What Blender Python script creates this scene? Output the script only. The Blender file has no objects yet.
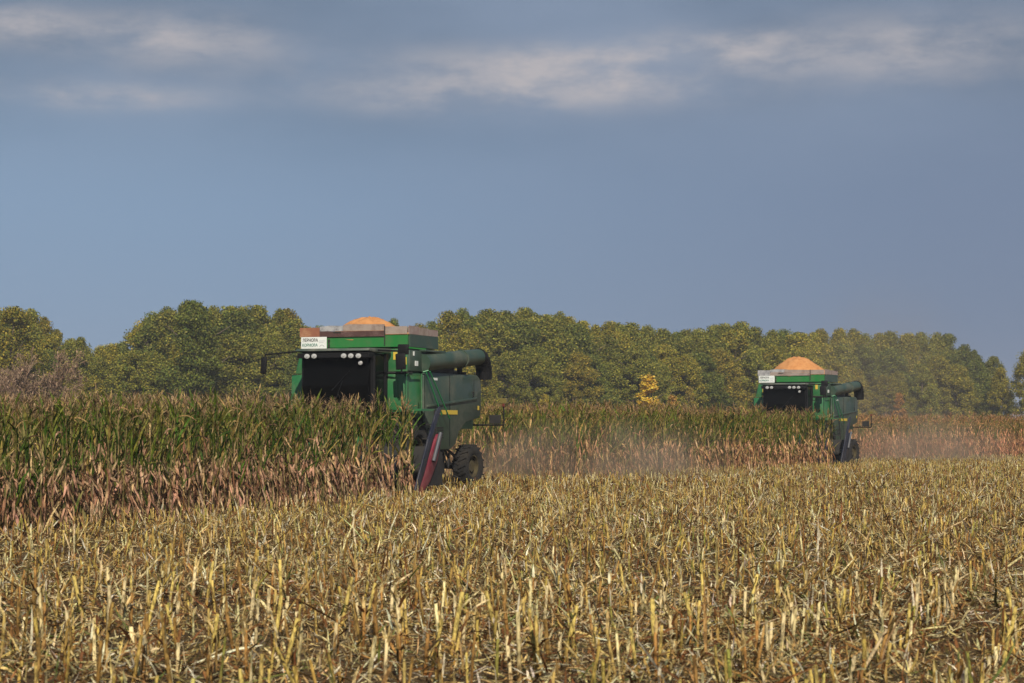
import bpy, bmesh, math, random
import numpy as np
from mathutils import Vector, Matrix
R = math.radians
random.seed(7); rng = np.random.default_rng(7)
sc = bpy.context.scene
COL = sc.collection

# ------------------------------------------------------------------ camera
F = 2000.0; HOR = 425.0; EYE = 1.6
cam_d = bpy.data.cameras.new('camera'); cam = bpy.data.objects.new('camera', cam_d); COL.objects.link(cam)
cam_d.sensor_width = 36; cam_d.lens = 36*F/1024; cam_d.clip_end = 5000; cam_d.clip_start = .1
cam.location = (0, 0, EYE); cam.rotation_euler = (R(90)+math.atan((HOR-341.5)/F), 0, 0)
cam_d.dof.use_dof = True; cam_d.dof.focus_distance = 46; cam_d.dof.aperture_fstop = 5.6
sc.camera = cam

# ------------------------------------------------------------------ view, sky, sun
sc.view_settings.view_transform = 'Standard'; sc.view_settings.look = 'None'
sc.view_settings.exposure = 0.0; sc.view_settings.gamma = 1
SUN_EL = R(37); SUN_AZ = R(-7)          # sun behind the camera
sv = Vector((-math.sin(SUN_AZ)*math.cos(SUN_EL), -math.cos(SUN_AZ)*math.cos(SUN_EL), math.sin(SUN_EL)))
sun_d = bpy.data.lights.new('sun', 'SUN'); sun = bpy.data.objects.new('sun', sun_d); COL.objects.link(sun)
sun_d.energy = 4.6; sun_d.angle = R(0.6); sun_d.color = (1, .9, .76)
sun.rotation_euler = sv.to_track_quat('Z', 'Y').to_euler()
world = bpy.data.worlds.new('World'); sc.world = world; world.use_nodes = True

class NT:
    """small helper for building node graphs"""
    def __init__(s, t): s.t = t; t.nodes.clear()
    def n(s, typ, **k):
        nd = s.t.nodes.new(typ)
        for a, b in k.items(): setattr(nd, a, b)
        return nd
    def l(s, a, b): s.t.links.new(a, b)
    def put(s, sock, v):
        if hasattr(v, 'node'): s.l(v, sock)
        else: sock.default_value = v
    def m(s, op, a, b=0.0, c=None, clamp=False):
        nd = s.n('ShaderNodeMath', operation=op, use_clamp=clamp)
        s.put(nd.inputs[0], a); s.put(nd.inputs[1], b)
        if c is not None: s.put(nd.inputs[2], c)
        return nd.outputs[0]
    def noise(s, vec, scale, detail=3, rough=.5, dist=0.0):
        nd = s.n('ShaderNodeTexNoise'); nd.inputs['Scale'].default_value = scale; nd.inputs['Detail'].default_value = detail
        nd.inputs['Roughness'].default_value = rough; nd.inputs['Distortion'].default_value = dist
        if vec is not None: s.l(vec, nd.inputs['Vector'])
        return nd.outputs['Fac']
    def mix(s, f, a, b, mode='MIX'):
        nd = s.n('ShaderNodeMix', data_type='RGBA', blend_type=mode)
        s.put(nd.inputs[0], f)
        s.put(nd.inputs[6], a if hasattr(a, 'node') else (*a, 1)); s.put(nd.inputs[7], b if hasattr(b, 'node') else (*b, 1))
        return nd.outputs[2]
    def ramp(s, f, pts):
        nd = s.n('ShaderNodeMapRange', interpolation_type='SMOOTHSTEP'); s.put(nd.inputs[0], f)
        nd.inputs[1].default_value = pts[0]; nd.inputs[2].default_value = pts[1]; nd.inputs[3].default_value = pts[2]; nd.inputs[4].default_value = pts[3]
        return nd.outputs[0]

w = NT(world.node_tree)
sky = w.n('ShaderNodeTexSky', sky_type='NISHITA'); sky.sun_disc = False
sky.sun_elevation = SUN_EL; sky.sun_rotation = math.atan2(sv.x, sv.y); sky.air_density = 1.2; sky.dust_density = 2
tc = w.n('ShaderNodeTexCoord'); sep = w.n('ShaderNodeSeparateXYZ'); w.l(tc.outputs['Generated'], sep.inputs[0])
az = w.m('ARCTAN2', sep.outputs[0], sep.outputs[1]); el = w.m('ARCSINE', sep.outputs[2])
cmb = w.n('ShaderNodeCombineXYZ'); w.l(w.m('MULTIPLY', az, 1.0), cmb.inputs[0]); w.l(w.m('MULTIPLY', el, 2.4), cmb.inputs[1])
nz = w.noise(cmb.outputs[0], 15, 7, .6); nz2 = w.noise(cmb.outputs[0], 3.2, 4, .5); nz3 = w.noise(cmb.outputs[0], 22, 5, .6)
# slate blue storm deck low down, darker grey-blue sheets above it
base = w.mix(w.ramp(az, (-.28, .3, 0, 1)), (.212, .318, .470), (.150, .205, .320))
base = w.mix(w.ramp(el, (.10, .19, 0, .85)), base, w.mix(w.ramp(nz2, (.35, .65, 0, 1)), (.125, .175, .255), (.215, .275, .38)))
base = w.mix(w.m('MULTIPLY', w.ramp(nz2, (.3, .7, 0, 1)), .12), base, (.24, .29, .40))
def patch(px, py, wx, wy):
    a = w.m('DIVIDE', w.m('SUBTRACT', az, (px-512)/F), wx/F); e = w.m('DIVIDE', w.m('SUBTRACT', el, (HOR-py)/F), wy/F)
    return w.m('EXPONENT', w.m('MULTIPLY', w.m('ADD', w.m('MULTIPLY', a, a), w.m('MULTIPLY', e, e)), -1.0))
acc = None
for p in ((185, 48, 100, 26), (20, 38, 90, 18), (90, 104, 120, 12), (450, 93, 130, 20), (600, 86, 130, 20), (710, 52, 80, 16), (900, 58, 170, 30), (560, 60, 140, 14)):
    q = patch(*p); acc = q if acc is None else w.m('ADD', acc, q)
wisp = w.m('MULTIPLY', w.ramp(nz, (.34, .64, .2, 1)), w.ramp(nz3, (.3, .7, .6, 1)))
cf = w.m('MULTIPLY', w.m('MULTIPLY', w.m('MULTIPLY', acc, 1.0), wisp, clamp=True), .88)
cf = w.m('ADD', cf, w.m('MULTIPLY', w.ramp(el, (.35, .6, 0, .5)), w.ramp(nz, (.45, .65, 0, 1))), clamp=True)
base = w.mix(cf, base, (.48, .445, .455))
base = w.mix(w.ramp(el, (.26, .6, 0, .75)), base, (.07, .09, .13))
bgA = w.n('ShaderNodeBackground'); w.l(sky.outputs[0], bgA.inputs[0]); bgA.inputs[1].default_value = .08
bgB = w.n('ShaderNodeBackground'); w.l(base, bgB.inputs[0]); bgB.inputs[1].default_value = 1.06
mx = w.n('ShaderNodeMixShader'); w.l(w.ramp(el, (.35, .9, .96, .55)), mx.inputs[0]); w.l(bgA.outputs[0], mx.inputs[1]); w.l(bgB.outputs[0], mx.inputs[2])
wo = w.n('ShaderNodeOutputWorld'); w.l(mx.outputs[0], wo.inputs[0])

# ------------------------------------------------------------------ helpers
def gz(x, y):
    t = np.clip((np.asarray(y, float)-60)/25, 0, 1); return -.1*t*t*(3-2*t)
def tag(o, label=None, cat=None, group=None, kind=None):
    for k, v in (('label', label), ('category', cat), ('group', group), ('kind', kind)):
        if v: o[k] = v
    return o
def empty(name, loc=(0, 0, 0), rz=0, parent=None):
    o = bpy.data.objects.new(name, None); COL.objects.link(o); o.location = loc; o.rotation_euler.z = rz; o.empty_display_size = .2
    if parent: o.parent = parent
    return o
def link(name, me, parent=None):
    o = bpy.data.objects.new(name, me); COL.objects.link(o)
    if parent: o.parent = parent
    return o

MATS = {}
def mat(name, col, rough=.6, metal=0, dirt=None, dirt_amt=.4, dirt_scale=2.5, coat=0, streak=False, bump=0, spec=.5):
    if name in MATS: return MATS[name]
    m = bpy.data.materials.new(name); m.use_nodes = True; g = NT(m.node_tree)
    p = g.n('ShaderNodeBsdfPrincipled'); o = g.n('ShaderNodeOutputMaterial'); g.l(p.outputs[0], o.inputs[0])
    p.inputs['Roughness'].default_value = rough; p.inputs['Metallic'].default_value = metal; p.inputs['Coat Weight'].default_value = coat
    p.inputs['Specular IOR Level'].default_value = spec
    tc = g.n('ShaderNodeTexCoord'); vec = tc.outputs['Object']
    if streak:
        mp = g.n('ShaderNodeMapping'); g.l(vec, mp.inputs[0]); mp.inputs['Scale'].default_value = (1, 1, .15) ; vec = mp.outputs[0]
    if dirt:
        f = g.ramp(g.noise(vec, dirt_scale, 6, .62), (.38, .68, 0, dirt_amt))
        f2 = g.ramp(g.noise(vec, dirt_scale*9, 4, .6), (.35, .75, .5, 1.2))
        g.l(g.mix(g.m('MULTIPLY', f, f2, clamp=True), col, dirt), p.inputs['Base Color'])
        g.l(g.m('ADD', g.m('MULTIPLY', f, .5), rough, clamp=True), p.inputs['Roughness'])
    else: p.inputs['Base Color'].default_value = (*col, 1)
    if bump:
        b = g.n('ShaderNodeBump'); b.inputs['Strength'].default_value = bump; b.inputs['Distance'].default_value = .02
        g.l(g.noise(vec, 30, 4), b.inputs['Height']); g.l(b.outputs[0], p.inputs['Normal'])
    MATS[name] = m; return m

def leafmat(name, trans=.25, rough=.6, objcol=False, var=.25, spec=.3, streak=0):
    """plant matter: the leaf's own colour comes from the 'Col' attribute, with a little per-plant variation"""
    m = bpy.data.materials.new(name); m.use_nodes = True; g = NT(m.node_tree)
    at = g.n('ShaderNodeAttribute', attribute_name='Col'); oi = g.n('ShaderNodeObjectInfo')
    c = at.outputs['Color']
    if objcol: c = g.mix(1.0, c, oi.outputs['Color'], 'MULTIPLY')
    k = g.ramp(oi.outputs['Random'], (0, 1, 1-var, 1+var))
    if streak:
        gm = g.n('ShaderNodeNewGeometry'); mp = g.n('ShaderNodeMapping'); g.l(gm.outputs['Position'], mp.inputs[0]); mp.inputs['Scale'].default_value = (1, 1, .35)
        k = g.m('MULTIPLY', k, g.ramp(g.noise(mp.outputs[0], streak, 4, .7), (.38, .60, .38, 1.2)))
    sc_ = g.n('ShaderNodeVectorMath', operation='SCALE'); g.l(c, sc_.inputs[0]); g.l(k, sc_.inputs['Scale']); c = sc_.outputs[0]
    p = g.n('ShaderNodeBsdfPrincipled'); g.l(c, p.inputs['Base Color']); p.inputs['Roughness'].default_value = rough; p.inputs['Specular IOR Level'].default_value = spec
    t = g.n('ShaderNodeBsdfTranslucent'); g.l(c, t.inputs[0])
    x = g.n('ShaderNodeMixShader'); x.inputs[0].default_value = trans; g.l(p.outputs[0], x.inputs[1]); g.l(t.outputs[0], x.inputs[2])
    o = g.n('ShaderNodeOutputMaterial'); g.l(x.outputs[0], o.inputs[0]); return m

# numpy geometry: a piece is (verts Nx3, quads Mx4, colours Nx3)
def cat(ps):
    ps = [p for p in ps if len(p[0])]
    off = 0; V = []; Q = []; C = []
    for v, q, c in ps: V.append(v); Q.append(q+off); C.append(c); off += len(v)
    return np.concatenate(V), np.concatenate(Q), np.concatenate(C)
def np_mesh(name, piece, material, smooth=False):
    v, q, c = piece; me = bpy.data.meshes.new(name); n = len(v); k = len(q)
    me.vertices.add(n); me.vertices.foreach_set('co', v.astype(np.float32).ravel())
    me.loops.add(k*4); me.loops.foreach_set('vertex_index', q.astype(np.int32).ravel())
    me.polygons.add(k); me.polygons.foreach_set('loop_start', np.arange(0, k*4, 4, dtype=np.int32))
    if smooth: me.polygons.foreach_set('use_smooth', np.ones(k, bool))
    a = me.color_attributes.new('Col', 'FLOAT_COLOR', 'POINT'); cc = np.ones((n, 4), np.float32); cc[:, :3] = np.clip(c, 0, 1); a.data.foreach_set('color', cc.ravel())
    me.materials.append(material); me.update(calc_edges=True); return me
def strips(P, azi, e0, droop, L, W, K, col, tipcol=None, wob=.0, twist=0.0):
    N = len(P); d = np.stack([np.cos(azi), np.sin(azi), 0*azi], 1); s0 = np.stack([-np.sin(azi), np.cos(azi), 0*azi], 1)
    pts = [P]; cur = P.copy(); es = []
    for k in range(K):
        e = e0-droop*(k+.5)/K; es.append(e)
        cur = cur+(L/K)[:, None]*(np.cos(e)[:, None]*d+np.sin(e)[:, None]*np.array([0, 0, 1.]))+rng.normal(0, 1, (N, 3))*(wob*L/K)[:, None]
        pts.append(cur)
    prof = [.55, 1, .95, .75, .5, .12] if K == 5 else list(np.interp(np.linspace(0, 1, K+1), [0, .3, .7, 1], [.6, 1, .8, .15]))
    tw = twist*rng.uniform(-1, 1, N)
    V = np.zeros((N, K+1, 2, 3)); C = np.zeros((N, K+1, 2, 3)); tipcol = col if tipcol is None else tipcol
    for k in range(K+1):
        e = es[min(k, K-1)]; up = np.stack([-np.sin(e)*np.cos(azi), -np.sin(e)*np.sin(azi), np.cos(e)], 1)
        a = tw*k/K; s = np.cos(a)[:, None]*s0+np.sin(a)[:, None]*up
        h = (W*prof[k]/2)[:, None]
        V[:, k, 0] = pts[k]-s*h; V[:, k, 1] = pts[k]+s*h
        f = (k/K)**2; C[:, k, 0] = C[:, k, 1] = col*(1-f)+tipcol*f
    b = (np.arange(N)*(K+1)*2)[:, None]+(np.arange(K)*2)[None]
    Q = np.stack([b, b+1, b+3, b+2], -1).reshape(-1, 4)
    return V.reshape(-1, 3), Q, C.reshape(-1, 3)
def tubes(P0, P1, r0, r1, c0, c1, n=5, cap=False):
    N = len(P0); ax = P1-P0; ax = ax/np.maximum(np.linalg.norm(ax, axis=1, keepdims=True), 1e-6)
    ref = np.where(np.abs(ax[:, 2:3]) > .9, np.array([[1., 0, 0]]), np.array([[0, 0, 1.]])); a = np.cross(ax, ref); a /= np.linalg.norm(a, axis=1, keepdims=True); b = np.cross(ax, a)
    th = np.arange(n)*2*np.pi/n; ring = a[:, None]*np.cos(th)[None, :, None]+b[:, None]*np.sin(th)[None, :, None]
    rows = [P0[:, None]+ring*r0[:, None, None], P1[:, None]+ring*r1[:, None, None]]; cs = [c0, c1]
    if cap: rows.append(P1[:, None]+ring*(r1*.3)[:, None, None]-ax[:, None]*(r1*.6)[:, None, None]); cs.append(c1*.8)
    m = len(rows); V = np.stack(rows, 1); C = np.stack([np.repeat(c[:, None], n, 1) for c in cs], 1)
    base = (np.arange(N)*m*n)[:, None, None]+(np.arange(m-1)*n)[None, :, None]; i = np.arange(n)[None, None]; j = (i+1) % n
    Q = np.stack([base+i, base+j, base+n+j, base+n+i], -1).reshape(-1, 4)
    return V.reshape(-1, 3), Q, C.reshape(-1, 3)
def vary(c, N, s=.18):
    c = np.tile(np.array(c, float), (N, 1)); return c*(1+rng.normal(0, s, (N, 1)))*(1+rng.normal(0, s*.3, (N, 3)))
def pick(pal, N, s=.15):
    cs = np.array([p[0] for p in pal], float); w_ = np.array([p[1] for p in pal], float); i = rng.choice(len(pal), N, p=w_/w_.sum())
    return np.maximum(cs[i]*(1+rng.normal(0, s, (N, 1)))*(1+rng.normal(0, s*.25, (N, 3))), .003)
def xform(piece, x, y, z, rz, s, tint):
    v, q, c = piece; ca, sa = math.cos(rz), math.sin(rz)
    o = np.empty_like(v); o[:, 0] = (v[:, 0]*ca-v[:, 1]*sa)*s+x; o[:, 1] = (v[:, 0]*sa+v[:, 1]*ca)*s+y; o[:, 2] = v[:, 2]*s+z
    return o, q, c*tint
def copy_tree(o, parent=None):
    c = o.copy(); COL.objects.link(c)
    if parent: c.parent = parent
    for ch in o.children: copy_tree(ch, c)
    return c

# solid geometry for machinery
class MB:
    def __init__(s): s.bm = bmesh.new()
    def box(s, c, d, rot=None, bev=0.0):
        M = Matrix.Translation(c) @ (rot.to_4x4() if rot else Matrix()) @ Matrix.Diagonal((*d, 1))
        r = bmesh.ops.create_cube(s.bm, size=1, matrix=M)
        if bev:
            es = {e for v in r['verts'] for e in v.link_edges}; bmesh.ops.bevel(s.bm, geom=list(es), offset=bev, segments=2, profile=.5, affect='EDGES')
        return s
    def bb(s, x0, x1, y0, y1, z0, z1, bev=0.0): return s.box(((x0+x1)/2, (y0+y1)/2, (z0+z1)/2), (abs(x1-x0), abs(y1-y0), abs(z1-z0)), None, bev)
    def tube(s, p0, p1, r0, r1=None, n=16):
        p0, p1 = Vector(p0), Vector(p1); d = p1-p0; r1 = r0 if r1 is None else r1
        M = Matrix.Translation((p0+p1)/2) @ d.to_track_quat('Z', 'Y').to_matrix().to_4x4()
        bmesh.ops.create_cone(s.bm, cap_ends=True, segments=n, radius1=r0, radius2=r1, depth=d.length, matrix=M); return s
    def path(s, pts, r, n=8):
        for a, b in zip(pts, pts[1:]): s.tube(a, b, r, r, n)
        for p in pts[1:-1]: bmesh.ops.create_icosphere(s.bm, subdivisions=1, radius=r*1.02, matrix=Matrix.Translation(p))
        return s
    def prism(s, poly, axis, a, b, bev=0.0):
        """polygon extruded along an axis: 'x' takes (y,z) points, 'y' takes (x,z), 'z' takes (x,y)"""
        f = {'x': lambda p, t: (t, p[0], p[1]), 'y': lambda p, t: (p[0], t, p[1]), 'z': lambda p, t: (p[0], p[1], t)}[axis]
        A = [s.bm.verts.new(f(p, a)) for p in poly]; B = [s.bm.verts.new(f(p, b)) for p in poly]; n = len(poly)
        fs = [s.bm.faces.new(A), s.bm.faces.new(B[::-1])]+[s.bm.faces.new((A[i], B[i], B[(i+1) % n], A[(i+1) % n])) for i in range(n)]
        bmesh.ops.recalc_face_normals(s.bm, faces=fs)
        if bev:
            es = {e for q in fs for e in q.edges}; bmesh.ops.bevel(s.bm, geom=list(es), offset=bev, segments=2, profile=.5, affect='EDGES')
        return s
    def lathe(s, prof, c, axis='x', n=32):
        rings = []
        for t, r in prof:
            ring = []
            for i in range(n):
                a = 2*math.pi*i/n; u, v = r*math.cos(a), r*math.sin(a)
                ring.append(s.bm.verts.new((c[0]+t, c[1]+u, c[2]+v) if axis == 'x' else (c[0]+u, c[1]+v, c[2]+t)))
            rings.append(ring)
        fs = []
        for a, b in zip(rings, rings[1:]):
            for i in range(n): fs.append(s.bm.faces.new((a[i], a[(i+1) % n], b[(i+1) % n], b[i])))
        bmesh.ops.recalc_face_normals(s.bm, faces=fs); return s
    def build(s, name, m, parent=None, smooth=None):
        bmesh.ops.recalc_face_normals(s.bm, faces=s.bm.faces[:])
        me = bpy.data.meshes.new(name); s.bm.to_mesh(me); s.bm.free(); me.materials.append(m)
        if smooth: me.polygons.foreach_set('use_smooth', [True]*len(me.polygons)); me.set_sharp_from_angle(angle=R(smooth))
        return link(name, me, parent)

# ------------------------------------------------------------------ ground
def ground_mat():
    m = bpy.data.materials.new('field_soil'); m.use_nodes = True; g = NT(m.node_tree)
    tc = g.n('ShaderNodeTexCoord'); v = tc.outputs['Object']
    n1 = g.noise(v, 3, 6, .7); n2 = g.noise(v, 26, 5, .7); n3 = g.noise(v, .12, 3)
    c = g.mix(g.ramp(n2, (.42, .6, 0, 1)), (.045, .026, .014), (.20, .125, .055))
    c = g.mix(g.ramp(n1, (.35, .65, 0, .6)), c, (.13, .075, .036)); c = g.mix(g.ramp(n3, (.3, .7, 0, .35)), c, (.33, .26, .14))
    p = g.n('ShaderNodeBsdfPrincipled'); g.l(c, p.inputs['Base Color']); p.inputs['Roughness'].default_value = .95; p.inputs['Specular IOR Level'].default_value = .1
    b = g.n('ShaderNodeBump'); b.inputs['Distance'].default_value = .05; g.l(n2, b.inputs['Height']); g.l(b.outputs[0], p.inputs['Normal'])
    o = g.n('ShaderNodeOutputMaterial'); g.l(p.outputs[0], o.inputs[0]); return m
ys = np.array([-400, -50, 0, 30, 55]+list(np.arange(60, 87, 2.5))+[100, 150, 300, 600, 1500, 3000.]); xs = np.array([-3000, -300, -60, -20, 0, 20, 60, 300, 3000.])
gx, gy = np.meshgrid(xs, ys); gv = np.stack([gx, gy, gz(gx, gy)], -1).reshape(-1, 3); nx = len(xs)
gq = np.array([[j*nx+i, j*nx+i+1, (j+1)*nx+i+1, (j+1)*nx+i] for j in range(len(ys)-1) for i in range(nx-1)])
ground = link('ground', np_mesh('ground', (gv, gq, np.full((len(gv), 3), .1)), ground_mat(), True)); tag(ground, 'brown soil of the maize field under straw', kind='structure')

# ------------------------------------------------------------------ maize plants
M_CORN = leafmat('maize_leaf', .25, .6, var=.16, spec=.12, streak=22); M_STUB = leafmat('maize_straw', .10, .75, var=.16, spec=.12, streak=45)
GREEN = [((.055, .115, .012), 5), ((.11, .15, .018), 4), ((.20, .20, .035), 2), ((.34, .25, .07), 1)]
DRY = [((.54, .36, .18), 4), ((.50, .29, .18), 6), ((.58, .42, .25), 2), ((.30, .15, .08), 2), ((.16, .15, .05), 1)]
TOPC = [((.46, .29, .12), 5), ((.28, .19, .09), 4), ((.13, .14, .03), 3)]
def corn_proto(dry=0.0):
    H = 1.84*rng.uniform(.95, 1.05); lean = rng.normal(0, .03, 2)
    zz = np.array([0, .6, 1.2, H]); ax = np.stack([lean[0]*zz, lean[1]*zz, zz], 1)
    stalk = tubes(ax[:-1], ax[1:], np.array([.014, .012, .009]), np.array([.012, .009, .005]), pick([((.30, .23, .10), 2), ((.20, .19, .06), 1)], 3), vary((.22, .18, .07), 3), 5)
    n = 18; hz = np.linspace(.28, H-.12, n)+rng.normal(0, .04, n); t = hz/H
    P = np.stack([lean[0]*hz, lean[1]*hz, hz], 1); azi = rng.uniform(0, 6.28)+np.arange(n)*math.pi+rng.normal(0, .6, n)
    green = rng.uniform(0, 1, n) < np.clip(np.interp(t+rng.normal(0, .10), [0, .28, .45, .6, .8, .93, 1.0], [.0, .16, .46, .70, .66, .36, .12])-dry*.6, 0, 1)
    g_ = green; col = np.where(g_[:, None], pick(GREEN, n), pick(DRY, n)); hi = (~g_) & (t > .85); col[hi] = pick(TOPC, n)[hi]
    e0 = np.where(g_, rng.uniform(1.1, 1.45, n), np.where(rng.uniform(0, 1, n) < .14, rng.uniform(.6, 1.3, n), rng.uniform(-1.5, -.95, n))); dr = np.where(g_, rng.uniform(.05, .8, n)*rng.uniform(.5, 2.0, n), np.where(e0 > 0, rng.uniform(1.8, 3.0, n), rng.uniform(-.4, .4, n))); dr = np.where(hi, rng.uniform(.4, 1.8, n), dr)
    e0 = np.where(hi, rng.uniform(.7, 1.4, n), e0); L = np.where(g_, rng.uniform(.4, .7, n), rng.uniform(.28, .5, n))*np.interp(t, [0, .6, 1], [.8, 1.05, .6]); W = np.where(g_, rng.uniform(.032, .05, n), rng.uniform(.022, .044, n))
    tip = np.where((rng.uniform(0, 1, n) < .35)[:, None] & g_[:, None], np.array([[.40, .28, .12]]), col)
    leaves = [strips(P, azi, e0, dr, L, W, 5, col, tip, .07, 1.5)]
    m = 12; hz2 = rng.uniform(.1, 1.05, m); P2 = np.stack([lean[0]*hz2, lean[1]*hz2, hz2], 1)      # dead husk leaves hanging along the stalk
    leaves.append(strips(P2, rng.uniform(0, 6.28, m), rng.uniform(-1.5, -.9, m), rng.uniform(-.4, .4, m), rng.uniform(.2, .4, m), rng.uniform(.022, .048, m), 3, pick(DRY, m), None, .12, 2))
    k = 7; zt = H-.02+rng.uniform(-.03, .1, k); PT = np.stack([lean[0]*zt, lean[1]*zt, zt], 1); tcol = pick([((.34, .23, .12), 3), ((.42, .30, .17), 1), ((.26, .16, .09), 2)], k)
    tas = strips(PT, rng.uniform(0, 6.28, k), rng.uniform(.7, 1.45, k), rng.uniform(.1, .9, k), rng.uniform(.10, .2, k), np.full(k, .013), 3, tcol, None, .05, 1)
    he = rng.uniform(.72, .98); a = rng.uniform(0, 6.28); e1 = np.array([[lean[0]*he+.02*math.cos(a), lean[1]*he+.02*math.sin(a), he]]); d = np.array([[math.cos(a)*.45, math.sin(a)*.45, rng.uniform(-1.6, -.2)]]); d /= np.linalg.norm(d)
    ec = pick([((.50, .34, .20), 2), ((.42, .25, .15), 2)], 1); ear = cat([tubes(e1, e1+d*.1, np.array([.014]), np.array([.03]), ec, ec, 6), tubes(e1+d*.1, e1+d*.2, np.array([.03]), np.array([.006]), ec, ec*.9, 6)])
    return dict(stalk=stalk, leaves=cat(leaves), tassel=tas, ear=ear)
PG = [corn_proto(0) for _ in range(18)]; PD = [corn_proto(.75) for _ in range(10)]
PGc = [cat([p[k] for k in ('stalk', 'leaves', 'tassel', 'ear')]) for p in PG]; PDc = [cat([p[k] for k in ('stalk', 'leaves', 'tassel', 'ear')]) for p in PD]

TH1 = R(19.5); TH2 = R(25)
def frame(th): return np.array([math.sin(th), math.cos(th)]), np.array([math.cos(th), -math.sin(th)])
u1, v1 = frame(R(18.2)); u2, v2 = frame(TH2)
def pxx(p): return 512+F*p[:, 0]/p[:, 1]
def rows(o, u, v, a0, a1, bs, da=.19):
    out = []
    for r, b in enumerate(bs):
        a = np.arange(a0, a1, da); a = a+rng.normal(0, .035, len(a)); bb = b+rng.normal(0, .035, len(a))
        out.append(np.column_stack([o[0]+a*u[0]+bb*v[0], o[1]+a*u[1]+bb*v[1], np.full(len(a), r)]))
    return np.concatenate(out)
T1 = np.array([-2.22, 43.0])                 # foot of the near combine's end snout
def Hc(y): return np.interp(y, [24, 30, 42, 60, 80, 120], [.94, .97, 1.06, 1.09, 1.08, 1.04])    # stand height / prototype (2.05 m)
A_ = np.concatenate([rows(T1, u1, v1, -22, .7, -.12-.7*np.arange(16)), rows(T1, u1, v1, .7, 50, -6.4-.7*np.arange(6))])
A_ = A_[(A_[:, 1] > 12)]
vis = (pxx(A_) > -3) & (pxx(A_) < 1027) & (A_[:, 1] < 45) & (A_[:, 2] <= 5) & ((A_[:, 1]-T1[1]) < .5)
order = np.lexsort((A_[:, 1], A_[:, 2], ~vis)); A_ = A_[order]
IND = A_[:300]; REST = A_[300:]
S3 = slice(None)
c_me = []
for i, p in enumerate(PG):
    c_me.append({k: np_mesh('maize_'+k, p[k], M_CORN, k in ('stalk', 'ear')) for k in p})
def put_plant(x, y, s, rz, me):
    r = empty('maize_plant', (x, y, float(gz(x, y))), rz); r.scale = (s, s, s)
    tag(r, 'tall maize plant, green above and dry below, in the front rows of the left stand', 'maize plant', 'maize plants along the near edge of the uncut stand')
    link('stalk', me['stalk'], r); link('foliage', me['leaves'], r); link('tassel', me['tassel'], r); link('ear', me['ear'], r)
    return r
for x, y, _ in IND:
    put_plant(x, y, float(Hc(y))*random.gauss(1, .045), random.uniform(0, 6.28), c_me[random.randrange(len(c_me))])

def bake(pts, protos, name, label, keep=1.0, tint=(1, 1, 1)):
    ps = []
    for x, y, _ in pts:
        if keep < 1 and rng.uniform() > keep: continue
        ps.append(xform(protos[rng.integers(len(protos))], x, y, float(gz(x, y)), rng.uniform(0, 6.28), float(Hc(y))*rng.normal(1, .045), np.array(tint)*rng.normal(1, .12)))
    o = link(name, np_mesh(name, cat(ps), M_CORN)); tag(o, label, 'maize', kind='stuff'); return o
bake(REST, PGc, 'standing_maize', 'dense uncut maize standing behind the front rows at the left')
# stand between the two machines (rows run to the far combine) and the drier stand to the right of the dust
E0 = np.array([1.9, 57.0]); E1 = np.array([12.35, 76.4])
dirE = (E1-E0)/np.linalg.norm(E1-E0); norE = np.array([-dirE[1], dirE[0]])
LE = np.linalg.norm(E1-E0)
B_ = rows(E0, dirE, -norE, 0, LE, -.1-.7*np.arange(14)); 
B2 = rows(E0, dirE, -norE, -1.0, 2.5, -.4-.7*np.arange(34), .3); 
bake(B_, PGc, 'standing_maize', 'maize stand between the two combine harvesters', tint=(1.14, 1.08, .95))
C0 = np.array([18.2, 93.0]); C1 = np.array([44, 112.]); dC = (C1-C0)/np.linalg.norm(C1-C0); nC = np.array([-dC[1], dC[0]])
C_ = rows(C0, dC, -nC, -5, np.linalg.norm(C1-C0), -.7*np.arange(9), .22)
bake(C_, PDc, 'standing_maize', 'reddish dry maize stand at the right behind the dust', tint=(1.2, .98, .84))
# deep field behind, only its tassels show over the front rows
D_ = np.concatenate([rows(np.array([-40, 108.]), np.array([1., 0]), np.array([0, 1.]), 0, 100, .9*np.arange(8), .35), rows(T1, u1, v1, 50, 75, -6.4-.7*np.arange(3), .3)])
bake(D_, PDc+PGc, 'standing_maize', 'far maize whose tassels reach the foot of the trees')

# ------------------------------------------------------------------ stubble and straw
ST = [((.46, .32, .08), 5), ((.55, .41, .12), 4), ((.31, .175, .05), 3.5), ((.30, .28, .06), 1.3), ((.66, .56, .29), 2.5)]
LIT = [((.52, .39, .16), 5), ((.62, .52, .27), 4), ((.38, .235, .075), 4), ((.20, .09, .03), 4.5), ((.13, .15, .04), .9), ((.66, .60, .42), 1.8)]
def stubs(P, hs, det=1.0):
    N = len(P); lean = rng.normal(0, .13, (N, 2)); flat = rng.uniform(0, 1, N) < .18; lean[flat] = rng.normal(0, .6, (flat.sum(), 2))
    base = np.column_stack([P, gz(P[:, 0], P[:, 1])]); mid = base+np.column_stack([lean*hs[:, None]*.45, hs*.45]); top = base+np.column_stack([lean*hs[:, None], hs])
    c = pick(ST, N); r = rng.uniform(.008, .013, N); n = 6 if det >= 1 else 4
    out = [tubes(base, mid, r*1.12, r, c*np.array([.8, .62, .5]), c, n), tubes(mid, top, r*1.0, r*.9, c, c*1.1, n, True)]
    k = 3 if det >= 1 else 2
    for j in range(k):      # torn leaf sheaths
        t = rng.uniform(.25, 1.0, N)[:, None]; out.append(strips(base+(top-base)*t, rng.uniform(0, 6.28, N), rng.uniform(.4, 1.55, N), rng.uniform(-.3, .9, N), rng.uniform(.05, .2, N), rng.uniform(.008, .024, N), 3 if det >= 1 else 2, pick(LIT, N), None, .06, 1.5))
    return cat(out)
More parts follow.
